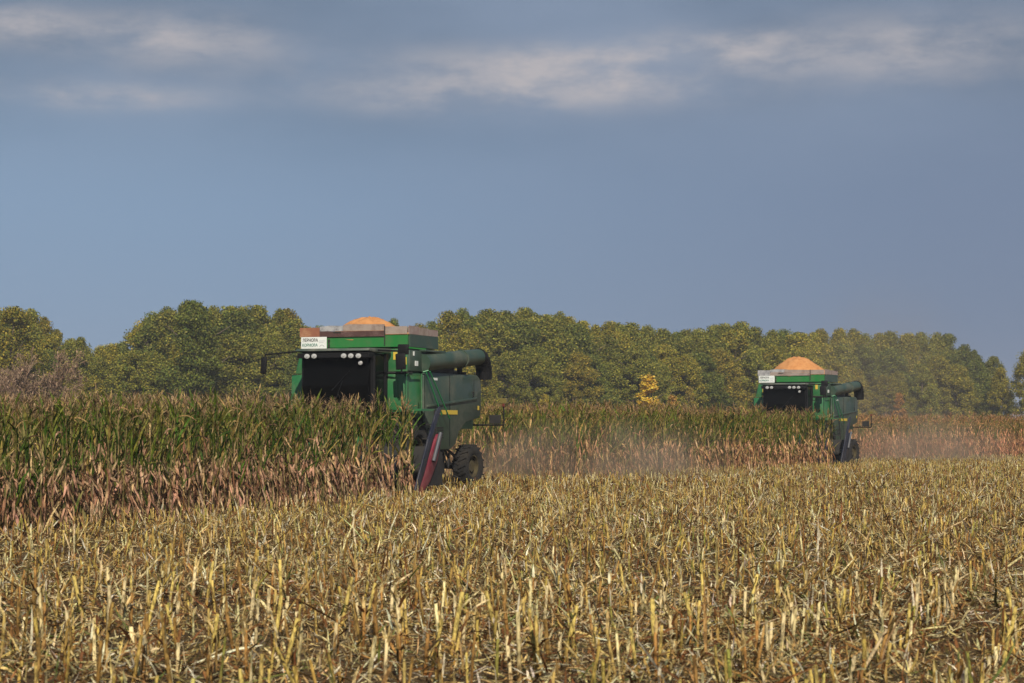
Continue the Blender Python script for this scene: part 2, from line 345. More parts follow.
def in_corn(p):
    x, y = p[:, 0], p[:, 1]; d = p-T1; a = d@u1; b = d@v1
    c1 = ((b < .3) & (a < .5)) | ((b < -6.1) & (a >= .5))
    d2 = p-E0; a2 = d2@dirE; b2 = d2@norE; c2 = (b2 > -.1) & (a2 > -.6) & (a2 < LE+.1) & (b > .1)
    d3 = p-C0; b3 = d3@nC; c3 = (b3 > 0)
    d4 = p-np.array(M2)[None]; a4 = d4@u2; b4 = d4@v2
    return c1 | c2 | c3
M2 = (11.5, 81.6)
SR = []
for r in range(-60, 110):       # drilled rows, parallel to the uncut edge
    a = np.arange(-60, 70, .19); a = a+rng.normal(0, .04, len(a)); b = .45+r*.7+rng.normal(0, .04, len(a))
    SR.append(np.column_stack([T1[0]+a*u1[0]+b*v1[0], T1[1]+a*u1[1]+b*v1[1]]))
SR = np.concatenate(SR)
SR = SR[(SR[:, 1] > 7) & (SR[:, 1] < 118) & (np.abs(SR[:, 0]) < SR[:, 1]*.29+6)]
SR = SR[~in_corn(SR)]; SR = SR[rng.uniform(0, 1, len(SR)) < .93]
inv = (np.abs(SR[:, 0]/SR[:, 1]) < .258) & (SR[:, 1] > 12.2)
near = np.where(inv, SR[:, 1], 1e6); o_ = np.argsort(near); NEAR = SR[o_[:300]]; OTH = SR[o_[300:]]
sp = []
for i in range(24):
    h = rng.uniform(.14, .42); N = 1; lean = rng.normal(0, .11, 2); top = np.array([[lean[0]*h, lean[1]*h, h]]); z0 = np.zeros((1, 3)); c = pick(ST, 1); r = rng.uniform(.009, .0135, 1); m1 = top*.4; m2 = top*.44
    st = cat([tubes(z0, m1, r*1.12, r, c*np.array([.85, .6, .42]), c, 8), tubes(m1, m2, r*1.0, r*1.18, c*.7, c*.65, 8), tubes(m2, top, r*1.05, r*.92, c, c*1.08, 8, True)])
    k = 6; t = rng.uniform(.3, 1.0, (k, 1)); sh = strips(top*t, rng.uniform(0, 6.28, k), rng.uniform(.2, 1.55, k), rng.uniform(-.3, 1.0, k), rng.uniform(.06, .2, k), rng.uniform(.010, .026, k), 4, pick(LIT, k), None, .05, 1.2)
    sp.append((np_mesh('stub_stalk', st, M_STUB, True), np_mesh('stub_sheath', sh, M_STUB)))
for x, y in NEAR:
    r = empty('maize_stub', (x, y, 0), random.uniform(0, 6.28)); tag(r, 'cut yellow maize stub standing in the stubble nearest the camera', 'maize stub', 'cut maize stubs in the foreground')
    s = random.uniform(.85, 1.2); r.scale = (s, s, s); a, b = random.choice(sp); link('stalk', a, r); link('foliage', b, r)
yy = OTH[:, 1]; nr = OTH[yy < 40]; fr = OTH[yy >= 40]
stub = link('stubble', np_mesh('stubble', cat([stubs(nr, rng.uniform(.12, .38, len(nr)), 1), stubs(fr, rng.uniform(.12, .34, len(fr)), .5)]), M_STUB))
tag(stub, 'rows of cut yellow maize stubs covering the harvested field', 'stubble', kind='stuff')
def litter(y0, y1, dens, K, lmin, lmax, wmin, wmax, lift=.10):
    A = .28*(y1*y1-y0*y0)+12*(y1-y0); N = int(A*dens); y = np.sqrt(rng.uniform(y0*y0, y1*y1, N)); x = rng.uniform(-1, 1, N)*(y*.28+6); p = np.column_stack([x, y]); p = p[~in_corn(p)]; N = len(p)
    # trash lies in uneven windrows
    dn = np.sin(p[:, 1]*2.1+p[:, 0]*.25)*.5+np.sin(p[:, 0]*.9+p[:, 1]*.33+2)*.5; p = p[rng.uniform(-1.3, 1, N) < dn+.35]; N = len(p)
    dd = np.sin(p[:, 0]*1.3+p[:, 1]*.45)+np.sin(p[:, 0]*.5-p[:, 1]*.8+1)+rng.normal(0, 1.1, N); p = p[dd > -1.5]; N = len(p)
    P = np.column_stack([p, gz(p[:, 0], p[:, 1])+rng.uniform(.005, lift, N)**1.0]); flat = rng.uniform(0, 1, N) < .78
    return strips(P, rng.uniform(0, 6.28, N), np.where(flat, rng.uniform(-.15, .45, N), rng.uniform(.4, 1.35, N)), rng.uniform(-.3, .6, N)*rng.choice([1, 1, 1, 2.6], N), rng.uniform(lmin, lmax, N), rng.uniform(wmin, wmax, N), K, pick(LIT, N, .22), None, .06, 1.2)
lit = link('straw', np_mesh('straw', cat([litter(8, 22, 720, 3, .04, .20, .006, .022, .12), litter(22, 45, 330, 2, .06, .24, .010, .028, .13), litter(9, 42, 16, 3, .25, .6, .012, .026, .16), litter(45, 112, 60, 2, .12, .32, .018, .045, .14)]), M_STUB))
tag(lit, 'shredded pale maize straw and torn leaves lying between the stubs', 'straw', kind='stuff')

# ------------------------------------------------------------------ trees
M_CROWN = leafmat('tree_leaf', .20, .55, objcol=True, var=.10, spec=.1)
M_BARK = mat('bark', (.12, .085, .06), .9, dirt=(.22, .18, .14), dirt_amt=.7, dirt_scale=3, bump=.6)
TLC = [((.20, .20, .032), 4), ((.28, .26, .045), 3), ((.10, .125, .026), 3), ((.36, .31, .06), 1.0)]
def crown_piece(nb, nl, rad, zlo, leaf, pal=TLC, spiky=0.0, seed=0):
    """unit-height crown made of many leaf-clump faces spread over uneven boughs"""
    g = np.random.default_rng(seed); V = []; N_ = []
    for i in range(nb):
        t = g.uniform(0, 1)**.9; z = zlo+(1-zlo)*t*.93; prof = (math.sin(math.pi*min(1, .18+.82*t**.9))**.6 *(1-.24*t) if not spiky else (1-t)**.8*.9+.1)
        a = g.uniform(0, 6.28); rr = rad*prof*g.uniform(.25, 1.0)**.55; c = np.array([rr*math.cos(a), rr*math.sin(a), z]); br = g.uniform(.035, .075)*(1-spiky*.2)
        d = g.normal(0, 1, (nl, 3)); d /= np.linalg.norm(d, axis=1, keepdims=True); d[:, 2] = d[:, 2]*.8+.12
        p = c+d*br*g.uniform(.3, 1.15, (nl, 1))**1.0*np.array([1.0, 1.0, 1.15]); V.append(p); N_.append(d*.8+g.normal(0, .75, (nl, 3)))
    P = np.concatenate(V); n = np.concatenate(N_); n /= np.linalg.norm(n, axis=1, keepdims=True); k = P[:, 2] < .995; P = P[k]; n = n[k]; N = len(P)
    a = np.cross(n, g.normal(0, 1, (N, 3))); a /= np.linalg.norm(a, axis=1, keepdims=True); b = np.cross(n, a); s = leaf*g.uniform(.6, 1.35, (N, 1)); b *= .62
    Q = np.stack([P-a*s, P+b*s+n*s*.25, P+a*s, P-b*s+n*s*.25], 1).reshape(-1, 3)
    cs = pick(pal, N, .2); return Q, np.arange(N*4).reshape(-1, 4), np.repeat(cs, 4, 0)
def trunk_piece(g, lean=.02, low=.16):
    P0 = []; P1 = []; r0 = []; r1 = []
    ax = [np.array([0, 0, -.01]), np.array([lean, 0, low]), np.array([lean*1.5, lean, .45]), np.array([lean, lean*2, .85])]; rr = [.019, .015, .010, .003]
    for k in range(3): P0.append(ax[k]); P1.append(ax[k+1]); r0.append(rr[k]); r1.append(rr[k+1])
    for i in range(12):
        t = g.uniform(low, .75); o = np.array([np.interp(t, [low, .45, .85], [ax[j][0] for j in (1, 2, 3)]), np.interp(t, [low, .45, .85], [ax[j][1] for j in (1, 2, 3)]), t]); a = g.uniform(0, 6.28); L = g.uniform(.12, .25); e = g.uniform(.3, 1.0)
        m_ = o+L*.5*np.array([math.cos(a)*math.cos(e), math.sin(a)*math.cos(e), math.sin(e)]); q = m_+L*.5*np.array([math.cos(a+.3)*math.cos(e+.2), math.sin(a+.3)*math.cos(e+.2), math.sin(e+.2)])
        P0 += [o, m_]; P1 += [m_, q]; r0 += [.007, .0045]; r1 += [.0045, .0015]
    c = np.tile(np.array([[.13, .10, .07]]), (len(P0), 1)); return tubes(np.array(P0), np.array(P1), np.array(r0), np.array(r1), c, c, 6)
TP = []
for i in range(9):
    g = np.random.default_rng(100+i); TP.append((np_mesh('tree_crown', crown_piece(105, 330, g.uniform(.19, .27), g.uniform(.10, .2), .0078, seed=i), M_CROWN), np_mesh('tree_trunk', trunk_piece(g), M_BARK, True)))
for i in range(2):      # airier crowns whose boughs show sky between them
    g = np.random.default_rng(200+i); TP.append((np_mesh('tree_crown', crown_piece(80, 190, .26, .26, .008, seed=50+i), M_CROWN), np_mesh('tree_trunk', trunk_piece(g, .03), M_BARK, True)))
def tree(px, D, y_top, width=1.0, col=(1, 1, 1), label='', group=None, name='broadleaf_tree', proto=None, dx=0, catg='tree'):
    x = (px-512)/F*D; h = EYE+(HOR-y_top)*D/F
    r = empty(name, (x, D, -.1), random.uniform(0, 6.28)); r.scale = (h*width, h*width, h)
    tag(r, label, catg, group); c, t = TP[proto if proto is not None else random.randrange(9)]
    co = link('crown', c, r); co.color = (*col, 1); link('trunk', t, r); return r
SKY = [(-60, 300), (0, 306), (20, 304), (45, 318), (62, 332), (85, 338), (110, 342), (128, 336), (150, 314), (172, 302), (195, 299), (222, 310), (240, 303), (262, 300), (290, 306), (312, 324), (340, 334), (375, 333), (392, 318), (404, 326), (418, 322), (440, 312), (465, 309), (490, 311), (522, 306), (555, 312), (600, 319), (640, 323), (680, 328), (716, 320), (742, 322), (762, 327), (800, 327), (850, 330), (900, 332), (950, 335), (970, 342), (985, 350), (1000, 358), (1005, 372)]
kx = [a for a, _ in SKY]; ky = [b for _, b in SKY]
def DD(px): return float(np.interp(px, [-60, 300, 440, 700, 1000, 1100], [160, 162, 168, 188, 235, 250]))
def tcol(px):
    k = random.random(); b = random.uniform(.85, 1.15)
    far = np.clip((px-760)/200, 0, 1)
    c = [(1, 1, 1), (1.25, 1.12, .95), (.75, .85, .95), (1.18, .98, .9)][0 if k < .45 else 1 if k < .72 else 2 if k < .95 else 3]
    return tuple(q*b*(1-.1*far) for q in c)
px = -70.0
while px < 1000:            # back row sets the skyline
    j = px+random.uniform(-5, 5); top = float(np.interp(j, kx, ky)); left = px < 330
    tree(j, DD(j)+7, top+random.uniform(-4, 3), random.uniform(.7, 1.05), tcol(j),
         'olive green tree rising at the back of the tree belt left of the near combine' if left else 'olive green tree rising at the back of the long tree belt behind the combines',
         'back trees of the belt at the left' if left else 'back trees of the long belt')
    px += random.uniform(11, 17)
px = -60.0
while px < 985:             # middle and front rows, lower and uneven
    for row, (dd, lo, hi) in enumerate(((3, 4, 20), (-2, 16, 46))):
        j = px+random.uniform(-9, 9)+row*13; top = float(np.interp(j, kx, ky)); left = j < 330
        y_t = min(top+random.uniform(lo, hi), 388)
        tree(j, DD(j)+dd, y_t, random.uniform(1.0, 1.45), tcol(j),
             'bushy yellowish green tree at the front of the tree belt left of the near combine' if left else 'bushy yellowish green tree at the front of the long tree belt behind the combines',
             'front trees of the belt at the left' if left else 'front trees of the long belt')
    px += random.uniform(19, 27)
tree(12, 150, 304, 1.15, (1.12, 1.0, .8), 'tall olive and rust tinged tree at the far left behind the bare brown shrub', None, proto=9)
tree(192, 152, 298, 1.1, (.72, .84, .9), 'tallest dark green rounded tree left of the near combine')
tree(393, 158, 316, .55, (.7, .8, .9), 'slim dark treetop showing just right of the grain heap on the near combine')
tree(1030, 225, 347, 1.0, (1.15, 1.05, .8), 'yellowish tree standing alone past the gap at the right edge', None, proto=10)
tree(1000, 228, 366, .8, (1.2, 1.05, .8), 'low yellowish tree at the right end of the tree belt', None, proto=9)
tree(1052, 240, 340, 1.0, (.9, .95, .9), 'dark tree beyond the gap at the right edge of the view')
# small autumn trees in front of the belt
YP = [((.70, .46, .04), 5), ((.76, .56, .09), 3), ((.52, .33, .04), 2), ((.30, .24, .03), 1)]
ym = np_mesh('yellow_crown', crown_piece(70, 110, .17, .05, .013, YP, .6, 77), M_CROWN); yt = TP[0][1]
def small(px_, D, y_t, wd, label, col=(1, 1, 1), nm='small_tree'):
    x = (px_-512)/F*D; h = EYE+(HOR-y_t)*D/F; r = empty(nm, (x, D, -.1), random.uniform(0, 6)); r.scale = (h*wd, h*wd, h); tag(r, label, 'tree'); c = link('crown', ym, r); c.color = (*col, 1); link('trunk', yt, r)
small(648, 166, 372, 1.5, 'small bright yellow autumn tree in front of the green tree belt')
small(545, 160, 392, 1.2, 'low bush with a few yellow leaves below the trees right of the near combine', (.55, .62, .7))
small(672, 172, 393, 1.3, 'low orange tinged bush right beside the bright yellow tree', (.6, .5, .8))
small(899, 212, 391, 1.2, 'faded orange bush at the foot of the trees behind the dust', (.55, .38, .7))
small(690, 174, 384, .9, 'small yellowish green bush between the yellow tree and the far combine', (.4, .45, .8))

# bare brown shrub at the far left
def shrub():
    g = np.random.default_rng(5); P0 = []; P1 = []; r0 = []; r1 = []
    def grow(p, d, L, r, lev):
        q = p+d*L; P0.append(p); P1.append(q); r0.append(r); r1.append(r*.7)
        if lev == 0: return
        for k in range(g.integers(2, 5)):
            nd = d+g.normal(0, .42, 3); nd[2] += .08; nd /= np.linalg.norm(nd); grow(p+(q-p)*g.uniform(.5, 1), nd, L*g.uniform(.62, .85), r*.62, lev-1)
    for i in range(15):
        d = np.array([g.normal(0, .5), g.normal(0, .4), 1.0]); d /= np.linalg.norm(d); grow(np.array([g.normal(0, .9), g.normal(0, .5), 0]), d, 1.35, .04, 6)
    N = len(P0); c = np.tile(np.array([[.31, .21, .135]]), (N, 1))*g.uniform(.6, 1.3, (N, 1)); r0 = np.array(r0); r1 = np.array(r1)
    tw = tubes(np.array(P0), np.array(P1), np.maximum(r0, .012), np.maximum(r1, .009), c, c, 4)
    E = np.array(P1)[r0 < .012]; E = E[g.uniform(0, 1, len(E)) < .5]; n = len(E)
    lf = strips(E, g.uniform(0, 6.28, n), g.uniform(-1, 1, n), g.uniform(-1, 1, n), g.uniform(.1, .22, n), g.uniform(.05, .1, n), 2, pick([((.30, .20, .13), 3), ((.22, .14, .09), 2), ((.26, .20, .06), 1)], n))
    return tw, lf
tw, lf = shrub(); M_SH = leafmat('twig', .1, .8, var=.05)
t_me = np_mesh('shrub_branches', tw, M_SH); l_me = np_mesh('shrub_leaves', lf, M_SH)
for (px_, D, s, lab) in ((6, 118, 1.4, 'bare brownish shrub with a tangle of twigs at the left edge of the view'), (-34, 122, 1.5, 'second leafless brown shrub cut off by the left edge of the view'), (36, 126, .95, 'smaller bare brown shrub on the right side of the leafless tangle')):
    r = empty('bare_shrub', ((px_-512)/F*D, D, 0), random.uniform(0, 6)); r.scale = (s*.8, s*.8, s); tag(r, lab, 'shrub'); link('branches', t_me, r); link('foliage', l_me, r)

# ------------------------------------------------------------------ combine harvester (front faces -y, its own left side is +x)
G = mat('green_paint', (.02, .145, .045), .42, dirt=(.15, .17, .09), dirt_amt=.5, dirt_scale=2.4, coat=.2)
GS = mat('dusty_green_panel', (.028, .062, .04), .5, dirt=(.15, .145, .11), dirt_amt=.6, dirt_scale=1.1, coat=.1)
GT = mat('tank_green', (.012, .17, .03), .45, dirt=(.10, .12, .06), dirt_amt=.35)
DK = mat('dark_steel', (.012, .012, .012), .65, dirt=(.05, .042, .03), dirt_amt=.5)
BK = mat('black_plastic', (.008, .008, .009), .6, spec=.2); GL = mat('cab_glass', (.003, .003, .003), .2, spec=.06)
TY = mat('tyre_rubber', (.010, .010, .010), .9, dirt=(.06, .048, .032), dirt_amt=.4, dirt_scale=3)
YL = mat('wheel_yellow', (.07, .055, .02), .7, dirt=(.035, .028, .02), dirt_amt=.95); RD = mat('red_snout', (.19, .02, .035), .5, dirt=(.30, .13, .12), dirt_amt=.6)
BL = mat('dark_blue_shield', (.008, .010, .024), .4, dirt=(.08, .08, .09), dirt_amt=.5); GR = mat('grey_steel', (.10, .105, .12), .5, .4, dirt=(.2, .17, .12), dirt_amt=.5)
LN = mat('lamp_glass', (.50, .51, .50), .15, spec=.8, dirt=(.15, .15, .15), dirt_amt=.7, dirt_scale=14); WH = mat('sign_white', (.74, .78, .75), .6, dirt=(.45, .45, .4), dirt_amt=.3); IK = mat('sign_ink', (.01, .01, .015), .6); IG = mat('sign_green', (.01, .16, .11), .6); IF = mat('sign_faded_ink', (.42, .45, .47), .6)
YD = mat('yellow_decal', (.62, .45, .05), .6); RL = mat('lamp_red', (.14, .03, .02), .35); AM = mat('lamp_amber', (.16, .13, .04), .35)
W_RUST = mat('rusty_board', (.26, .10, .055), .8, dirt=(.42, .24, .13), dirt_amt=.9, dirt_scale=3, bump=.5); W_DARK = mat('dark_brown_board', (.07, .032, .028), .8, dirt=(.16, .10, .09), dirt_amt=.8, dirt_scale=4, bump=.5)
W_GREY = mat('weathered_board', (.33, .27, .23), .85, dirt=(.17, .11, .09), dirt_amt=.8, dirt_scale=5, bump=.5); W_PALE = mat('pale_strip', (.40, .40, .40), .7, dirt=(.10, .10, .12), dirt_amt=.9, dirt_scale=6); W_PINK = mat('pinkish_board', (.27, .19, .175), .85, dirt=(.38, .33, .29), dirt_amt=.8, dirt_scale=5, bump=.5)

def text_mesh(txt, size, m, name, parent, loc, wide=1.0):
    cu = bpy.data.curves.new(name, 'FONT'); cu.body = txt; cu.size = size; cu.extrude = .003; cu.offset = size*.012; cu.align_x = 'LEFT'
    t = bpy.data.objects.new('tmp', cu); COL.objects.link(t); dg = bpy.context.evaluated_depsgraph_get(); me = bpy.data.meshes.new_from_object(t.evaluated_get(dg)); bpy.data.objects.remove(t)
    me.materials.clear(); me.materials.append(m); xs_ = [v.co.x for v in me.vertices]; k = wide/(max(xs_)-min(xs_)); me.transform(Matrix.Diagonal((k, 1, 1, 1)))
    o = link(name, me, parent); o.location = loc; o.rotation_euler = (R(90), 0, 0); return o

def wheel(root, name, x, y, r, wd, rimr, rz=0, nl=22):
    wh = empty(name, (x, y, r), rz, root); b = MB(); h = wd/2
    b.lathe([(-h*.8, rimr), (-h, rimr+.06), (-h, r*.86), (-h*.82, r*.955), (0, r*.97), (h*.82, r*.955), (h, r*.86), (h, rimr+.06), (h*.8, rimr), (-h*.8, rimr)], (0, 0, 0), 'x', 40)
    for i in range(nl):
        for s in (-1, 1):
            a = 2*math.pi*(i+(.5 if s > 0 else 0))/nl; rot = Matrix.Rotation(a, 3, 'X') @ Matrix.Rotation(s*R(24), 3, 'Z')
            # lug: a slanted bar standing off the tread
            c = Matrix.Rotation(a, 3, 'X') @ Vector((s*h*.46, 0, r*.975)); b.box(c, (h*1.08, r*.07, r*.075), rot)
    b.build('tyre', TY, wh, 40)
    b = MB(); sgn = 1 if x > 0 else -1
    b.lathe([(-h*.75, rimr+.005), (-h*.75, rimr-.03), (sgn*h*.3, rimr-.04), (sgn*h*.3, .16), (sgn*h*.55, .14), (sgn*h*.55, .001)], (0, 0, 0), 'x', 32); b.lathe([(h*.78, rimr+.005), (h*.78, rimr-.03), (-h*.6, rimr-.04)], (0, 0, 0), 'x', 32)
    for i in range(8): a = i*math.pi/4; b.tube((sgn*h*.28, .2*math.cos(a), .2*math.sin(a)), (sgn*h*.36, .2*math.cos(a), .2*math.sin(a)), .018, n=6)
    b.build('rim', YL, wh, 35)

def combine(loc, th, label, far):
    root = empty('combine_harvester', loc, -th); tag(root, label, 'combine', 'combine harvesters at work')
    # ---- body
    b = MB()
    b.prism([(-.32, 1.3), (-.32, 2.82), (.3, 2.86), (1.75, 2.86), (1.75, 1.2), (.9, 1.0)], 'x', -1.38, 1.38, .02)       # front section
    b.bb(-1.3, 1.3, 1.76, 4.2, 1.5, 2.7)                                                                                # rear section
    b.prism([(.85, 1.02), (2.3, 1.02), (3.0, 1.55), (.85, 1.55)], 'x', -1.28, 1.28)
    b.build('body', G, root, 30)
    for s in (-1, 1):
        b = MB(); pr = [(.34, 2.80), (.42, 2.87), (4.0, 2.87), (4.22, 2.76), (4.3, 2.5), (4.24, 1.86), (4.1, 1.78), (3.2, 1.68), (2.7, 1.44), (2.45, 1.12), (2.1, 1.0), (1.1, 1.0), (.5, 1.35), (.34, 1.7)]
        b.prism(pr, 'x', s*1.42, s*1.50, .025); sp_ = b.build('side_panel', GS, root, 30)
        for (ya, yb_, za, zb) in ((2.02, 2.045, 1.08, 2.83), (.37, .385, 1.75, 2.8), (3.72, 3.735, 2.36, 2.74)):
            b = MB(); b.bb(s*1.502, s*1.507, ya, yb_, za, zb); b.build('seam', BK, sp_)
        b = MB(); [b.bb(s*1.50, s*1.509, 1.0, 1.6, 1.28+.06*q, 1.31+.06*q) for q in range(5)]; b.build('grille', DK, sp_)
        b = MB(); b.path([(s*1.51, 3.62, 2.3), (s*1.53, 3.62, 2.32), (s*1.53, 3.62, 2.42), (s*1.51, 3.62, 2.44)], .012, 6); b.build('handle', BK, sp_)
        b = MB(); b.prism([(.5, 2.02), (3.9, 2.24), (3.9, 2.31), (.5, 2.08)], 'x', s*1.495, s*1.535, .012); b.build('moulding', GS, sp_, 30)
        b = MB(); b.bb(s*1.502, s*1.512, 1.28, 1.78, 1.86, 1.965).bb(s*1.502, s*1.512, 1.86, 2.55, 1.86, 1.965); b.build('decal', YD, sp_)
        b = MB(); b.bb(s*1.502, s*1.512, 4.0, 4.1, 1.98, 2.09, .004); b.build('reflector', YD, sp_)
        b = MB(); b.bb(s*1.502, s*1.51, .95, 1.2, 2.68, 2.74); b.build('sticker', WH, sp_)
    # ---- front bulkhead panels each side of the cab
    b = MB(); b.bb(.72, 1.38, -.40, -.3, 2.86, 3.40, .015).bb(.78, .98, -.34, -.3, 2.9, 3.4); b.build('upper_front_panel', G, root, 30)
    b = MB(); b.bb(.80, 1.40, -.62, -.33, 1.9, 2.80, .03).bb(.86, 1.22, -.645, -.62, 1.95, 2.68, .01); b.build('lower_front_panel', G, root, 30)
    b = MB(); b.prism([(-1.52, 1.5), (-.92, 1.5), (-.92, 2.80), (-1.48, 2.80)], 'y', -.7, -.34, .02).prism([(-1.46, 2.82), (-.92, 2.82), (-.92, 3.38), (-1.32, 3.38)], 'y', -.55, -.34, .02); b.build('left_front_panel', G, root, 30).name = 'front_panel'
    b = MB(); b.bb(.84, 1.5, -.64, -.36, 2.815, 2.85, .005); b.build('ledge', DK, root)
    b = MB(); b.bb(-1.34, 1.40, -.3, 1.40, 2.87, 3.36).bb(1.0, 1.44, -.39, .36, 2.88, 3.37, .01); b.build('tank_wall', GS, root, 30)
    b = MB(); b.bb(1.44, 1.452, -.2, -.12, 3.24, 3.34).bb(1.44, 1.452, -.08, .1, 3.0, 3.12); b.build('warning_label', WH, root)
    b = MB(); b.bb(1.02, 1.12, -.408, -.402, 3.14, 3.32); b.build('yellow_sticker', YD, root)
    b = MB(); b.bb(1.29, 1.36, -.408, -.402, 3.02, 3.2); b.build('yellow_sticker', YD, root)
    # ---- grain tank extension: green skirt and boards, no boards butting on one plane
    xl = -1.36; s0, s1 = 3.44, 3.74; yb = 1.42
    b = MB(); b.bb(xl, 1.40, -.44, -.38, s0, s1, .008).bb(xl, xl+.06, -.375, yb, s0, s1).bb(xl+.065, 1.37, yb-.06, yb-.005, s0, s1); b.build('tank_skirt', GT, root)
    b = MB(); b.bb(1.385, 1.44, -.376, yb+.002, s0, s1, .006).bb(1.3, 1.56, .3, 1.65, 3.35, 3.40, .01); b.build('side_skirt', GS, root)
    bx = (W_PALE, W_DARK, W_GREY, W_PINK) if far else (W_RUST, W_DARK, W_GREY, W_PINK)
    h0, h1 = s1+.006, 3.92
    b = MB(); b.bb(xl-.02, -.86, -.475, -.448, h0-.04, h1+.005); b.build('board', bx[0], root)
    b = MB(); b.bb(-.855, .82, -.475, -.448, h0-.05, h1-.09); b.build('board', W_DARK if not far else W_GREY, root)
    b = MB(); b.prism([(-.855, h1-.085), (-.25, h1-.085), (-.25, h1+.035), (-.6, h1+.05), (-.855, h1+.02)], 'y', -.472, -.45); b.build('board', W_PALE, root)
    b = MB(); b.prism([(-.245, h1-.085), (.82, h1-.085), (.82, h1+(.06 if not far else .0)), (-.1, h1+(.075 if not far else .02)), (-.245, h1+.05)], 'y', -.472, -.45); b.build('board', bx[2], root)
    b = MB(); b.bb(.825, 1.40, -.47, -.446, h0, h1+.005); b.build('board', bx[2], root)
    for i in range(3):
        b = MB(); b.bb(1.41, 1.438, -.42+i*.61, .185+i*.61, h0, h1+.02-.02*i); b.build('side_board', bx[3] if i != 1 else W_GREY, root)
    b = MB(); b.bb(xl-.02, xl+.01, -.44, yb+.02, h0, h1).bb(xl+.015, 1.405, yb-.01, yb+.015, h0, h1); b.build('side_board', W_DARK, root)
    b = MB(); b.bb(.82, .845, -.485, -.477, 3.5, h1+.02).bb(-.655, -.60, -.455, -.441, 3.45, 3.51).bb(-.655, -.60, -.455, -.441, 3.58, 3.64).bb(-.642, -.612, -.46, -.441, 3.5, 3.6).bb(-.5, -.3, -.485, -.477, h1-.13, h1-.10); b.build('bracket', DK, root)
    b = MB(); b.bb(-1.29, 1.36, -.37, yb-.07, 3.36, 3.41); b.build('tank_floor', DK, root)
    # ---- sign board
    b = MB(); b.bb(-1.33, -.66, -.505, -.488, 3.42, 3.70, .003); sg = b.build('sign_board', WH, root)
    text_mesh('ЗЕРНОВА', .105, IK, 'lettering', sg, (-1.29, -.5075, 3.59), .40); text_mesh('КОРМОВА', .095, IG, 'lettering', sg, (-1.30, -.5075, 3.475), .40)
    b = MB(); b.bb(-.86, -.70, -.509, -.506, 3.60, 3.61).bb(-.86, -.74, -.509, -.506, 3.56, 3.57)
    pts = [(-.78+.06*math.cos(a), -.5075, 3.45+.06*math.sin(a)) for a in np.linspace(.2, 2.9, 9)]; b.path(pts, .006, 5); b.build('emblem', IF, sg)
    # ---- cab
    b = MB(); b.bb(-.84, 1.0, -1.50, -.36, 1.62, 1.82, .02).bb(-.83, -.76, -1.5, -1.36, 1.82, 3.28).bb(.91, .98, -1.5, -1.36, 1.82, 3.28).bb(.91, .98, -.72, -.6, 1.82, 3.28).bb(-.83, -.76, -.72, -.6, 1.82, 3.28); b.build('cab_frame', BK, root)
    b = MB(); b.prism([(-1.40, 1.83), (-1.62, 2.5), (-1.50, 3.27), (-.42, 3.27), (-.42, 1.83)], 'x', -.78, .92, .05); b.build('windshield', GL, root, 40)
    b = MB(); b.prism([(-1.84, 3.31), (-1.80, 3.37), (-.50, 3.395), (-.50, 3.30), (-1.5, 3.28)], 'x', -.84, 1.02, .02); rf = b.build('cab_roof', mat('roof_grey_green', (.05, .075, .06), .5, dirt=(.22, .2, .16), dirt_amt=.6), root, 30)
    b = MB(); b.bb(-.82, 1.0, -1.78, -1.5, 3.15, 3.27, .01); b.build('light_bar', BK, rf)
    for x in (-.56, -.38, .37, .55, .74):
        b = MB(); b.lathe([(0, .08), (.05, .072), (.06, .0005)], (0, 0, 0), 'x', 16); o = b.build('work_lamp', BK, root, 40); o.location = (x, -1.80, 3.2-.012*abs(x)); o.rotation_euler.z = R(90); o.scale = (1, 1, .78)
        b = MB(); b.lathe([(-.012, .0005), (-.008, .04), (0, .07), (.004, .07)], (0, 0, 0), 'x', 16); ln = b.build('lens', LN, o, 40); ln.location = (-.002, 0, 0)
    b = MB(); b.lathe([(-.012, .0005), (-.008, .035), (0, .05), (.05, .05), (.06, .001)], (0, 0, 0), 'x', 14); o = b.build('small_lamp', LN, root, 40); o.location = (.74, -1.70, 3.03); o.rotation_euler.z = R(90)
    b = MB(); b.path([(.0, -1.625, 1.95), (.28, -1.66, 2.62)], .012, 6).path([(.0, -1.64, 2.4), (.45, -1.64, 2.85)], .01, 6); b.build('wiper', BK, root)
    b = MB(); b.bb(.926, .945, -1.3, -.78, 1.9, 3.2, .004); b.build('side_glass', GL, root)
    b = MB(); b.bb(-.12, .24, -1.0, -.6, 1.9, 2.7, .08); b.build('seat', BK, root)
    b = MB(); b.path([(1.02, -1.54, 1.7), (1.02, -1.54, 3.2)], .03); b.build('gap_shadow_bar', BK, root)  # black bar standing in for the shadow in the gap beside the cab
    b = MB(); b.bb(-1.1, -1.0, -.72, -.70, 3.02, 3.18).bb(-1.12, -1.0, -.72, -.7, 2.82, 2.9); b.build('yellow_sticker', YD, root)
    # mirrors
    b = MB(); b.path([(.95, -1.3, 3.34), (1.62, -1.35, 3.3), (1.63, -1.35, 2.8)], .02); mr = b.build('mirror', BK, root, 40)
    b = MB(); b.box((1.68, -1.37, 3.34), (.27, .05, .24), None, .02).box((1.62, -1.38, 3.06), (.25, .05, .37), Matrix.Rotation(R(-3), 3, 'Y'), .02); b.build('mirror_head', BK, mr, 40)
    if not far:
        b = MB(); b.path([(-.9, -1.3, 3.34), (-1.84, -1.38, 3.26), (-1.87, -1.38, 2.9)], .018); mr = b.build('mirror', BK, root, 40)
        b = MB(); b.box((-1.87, -1.4, 3.0), (.15, .05, .40), Matrix.Rotation(R(6), 3, 'Y'), .02); b.build('mirror_head', BK, mr, 40)
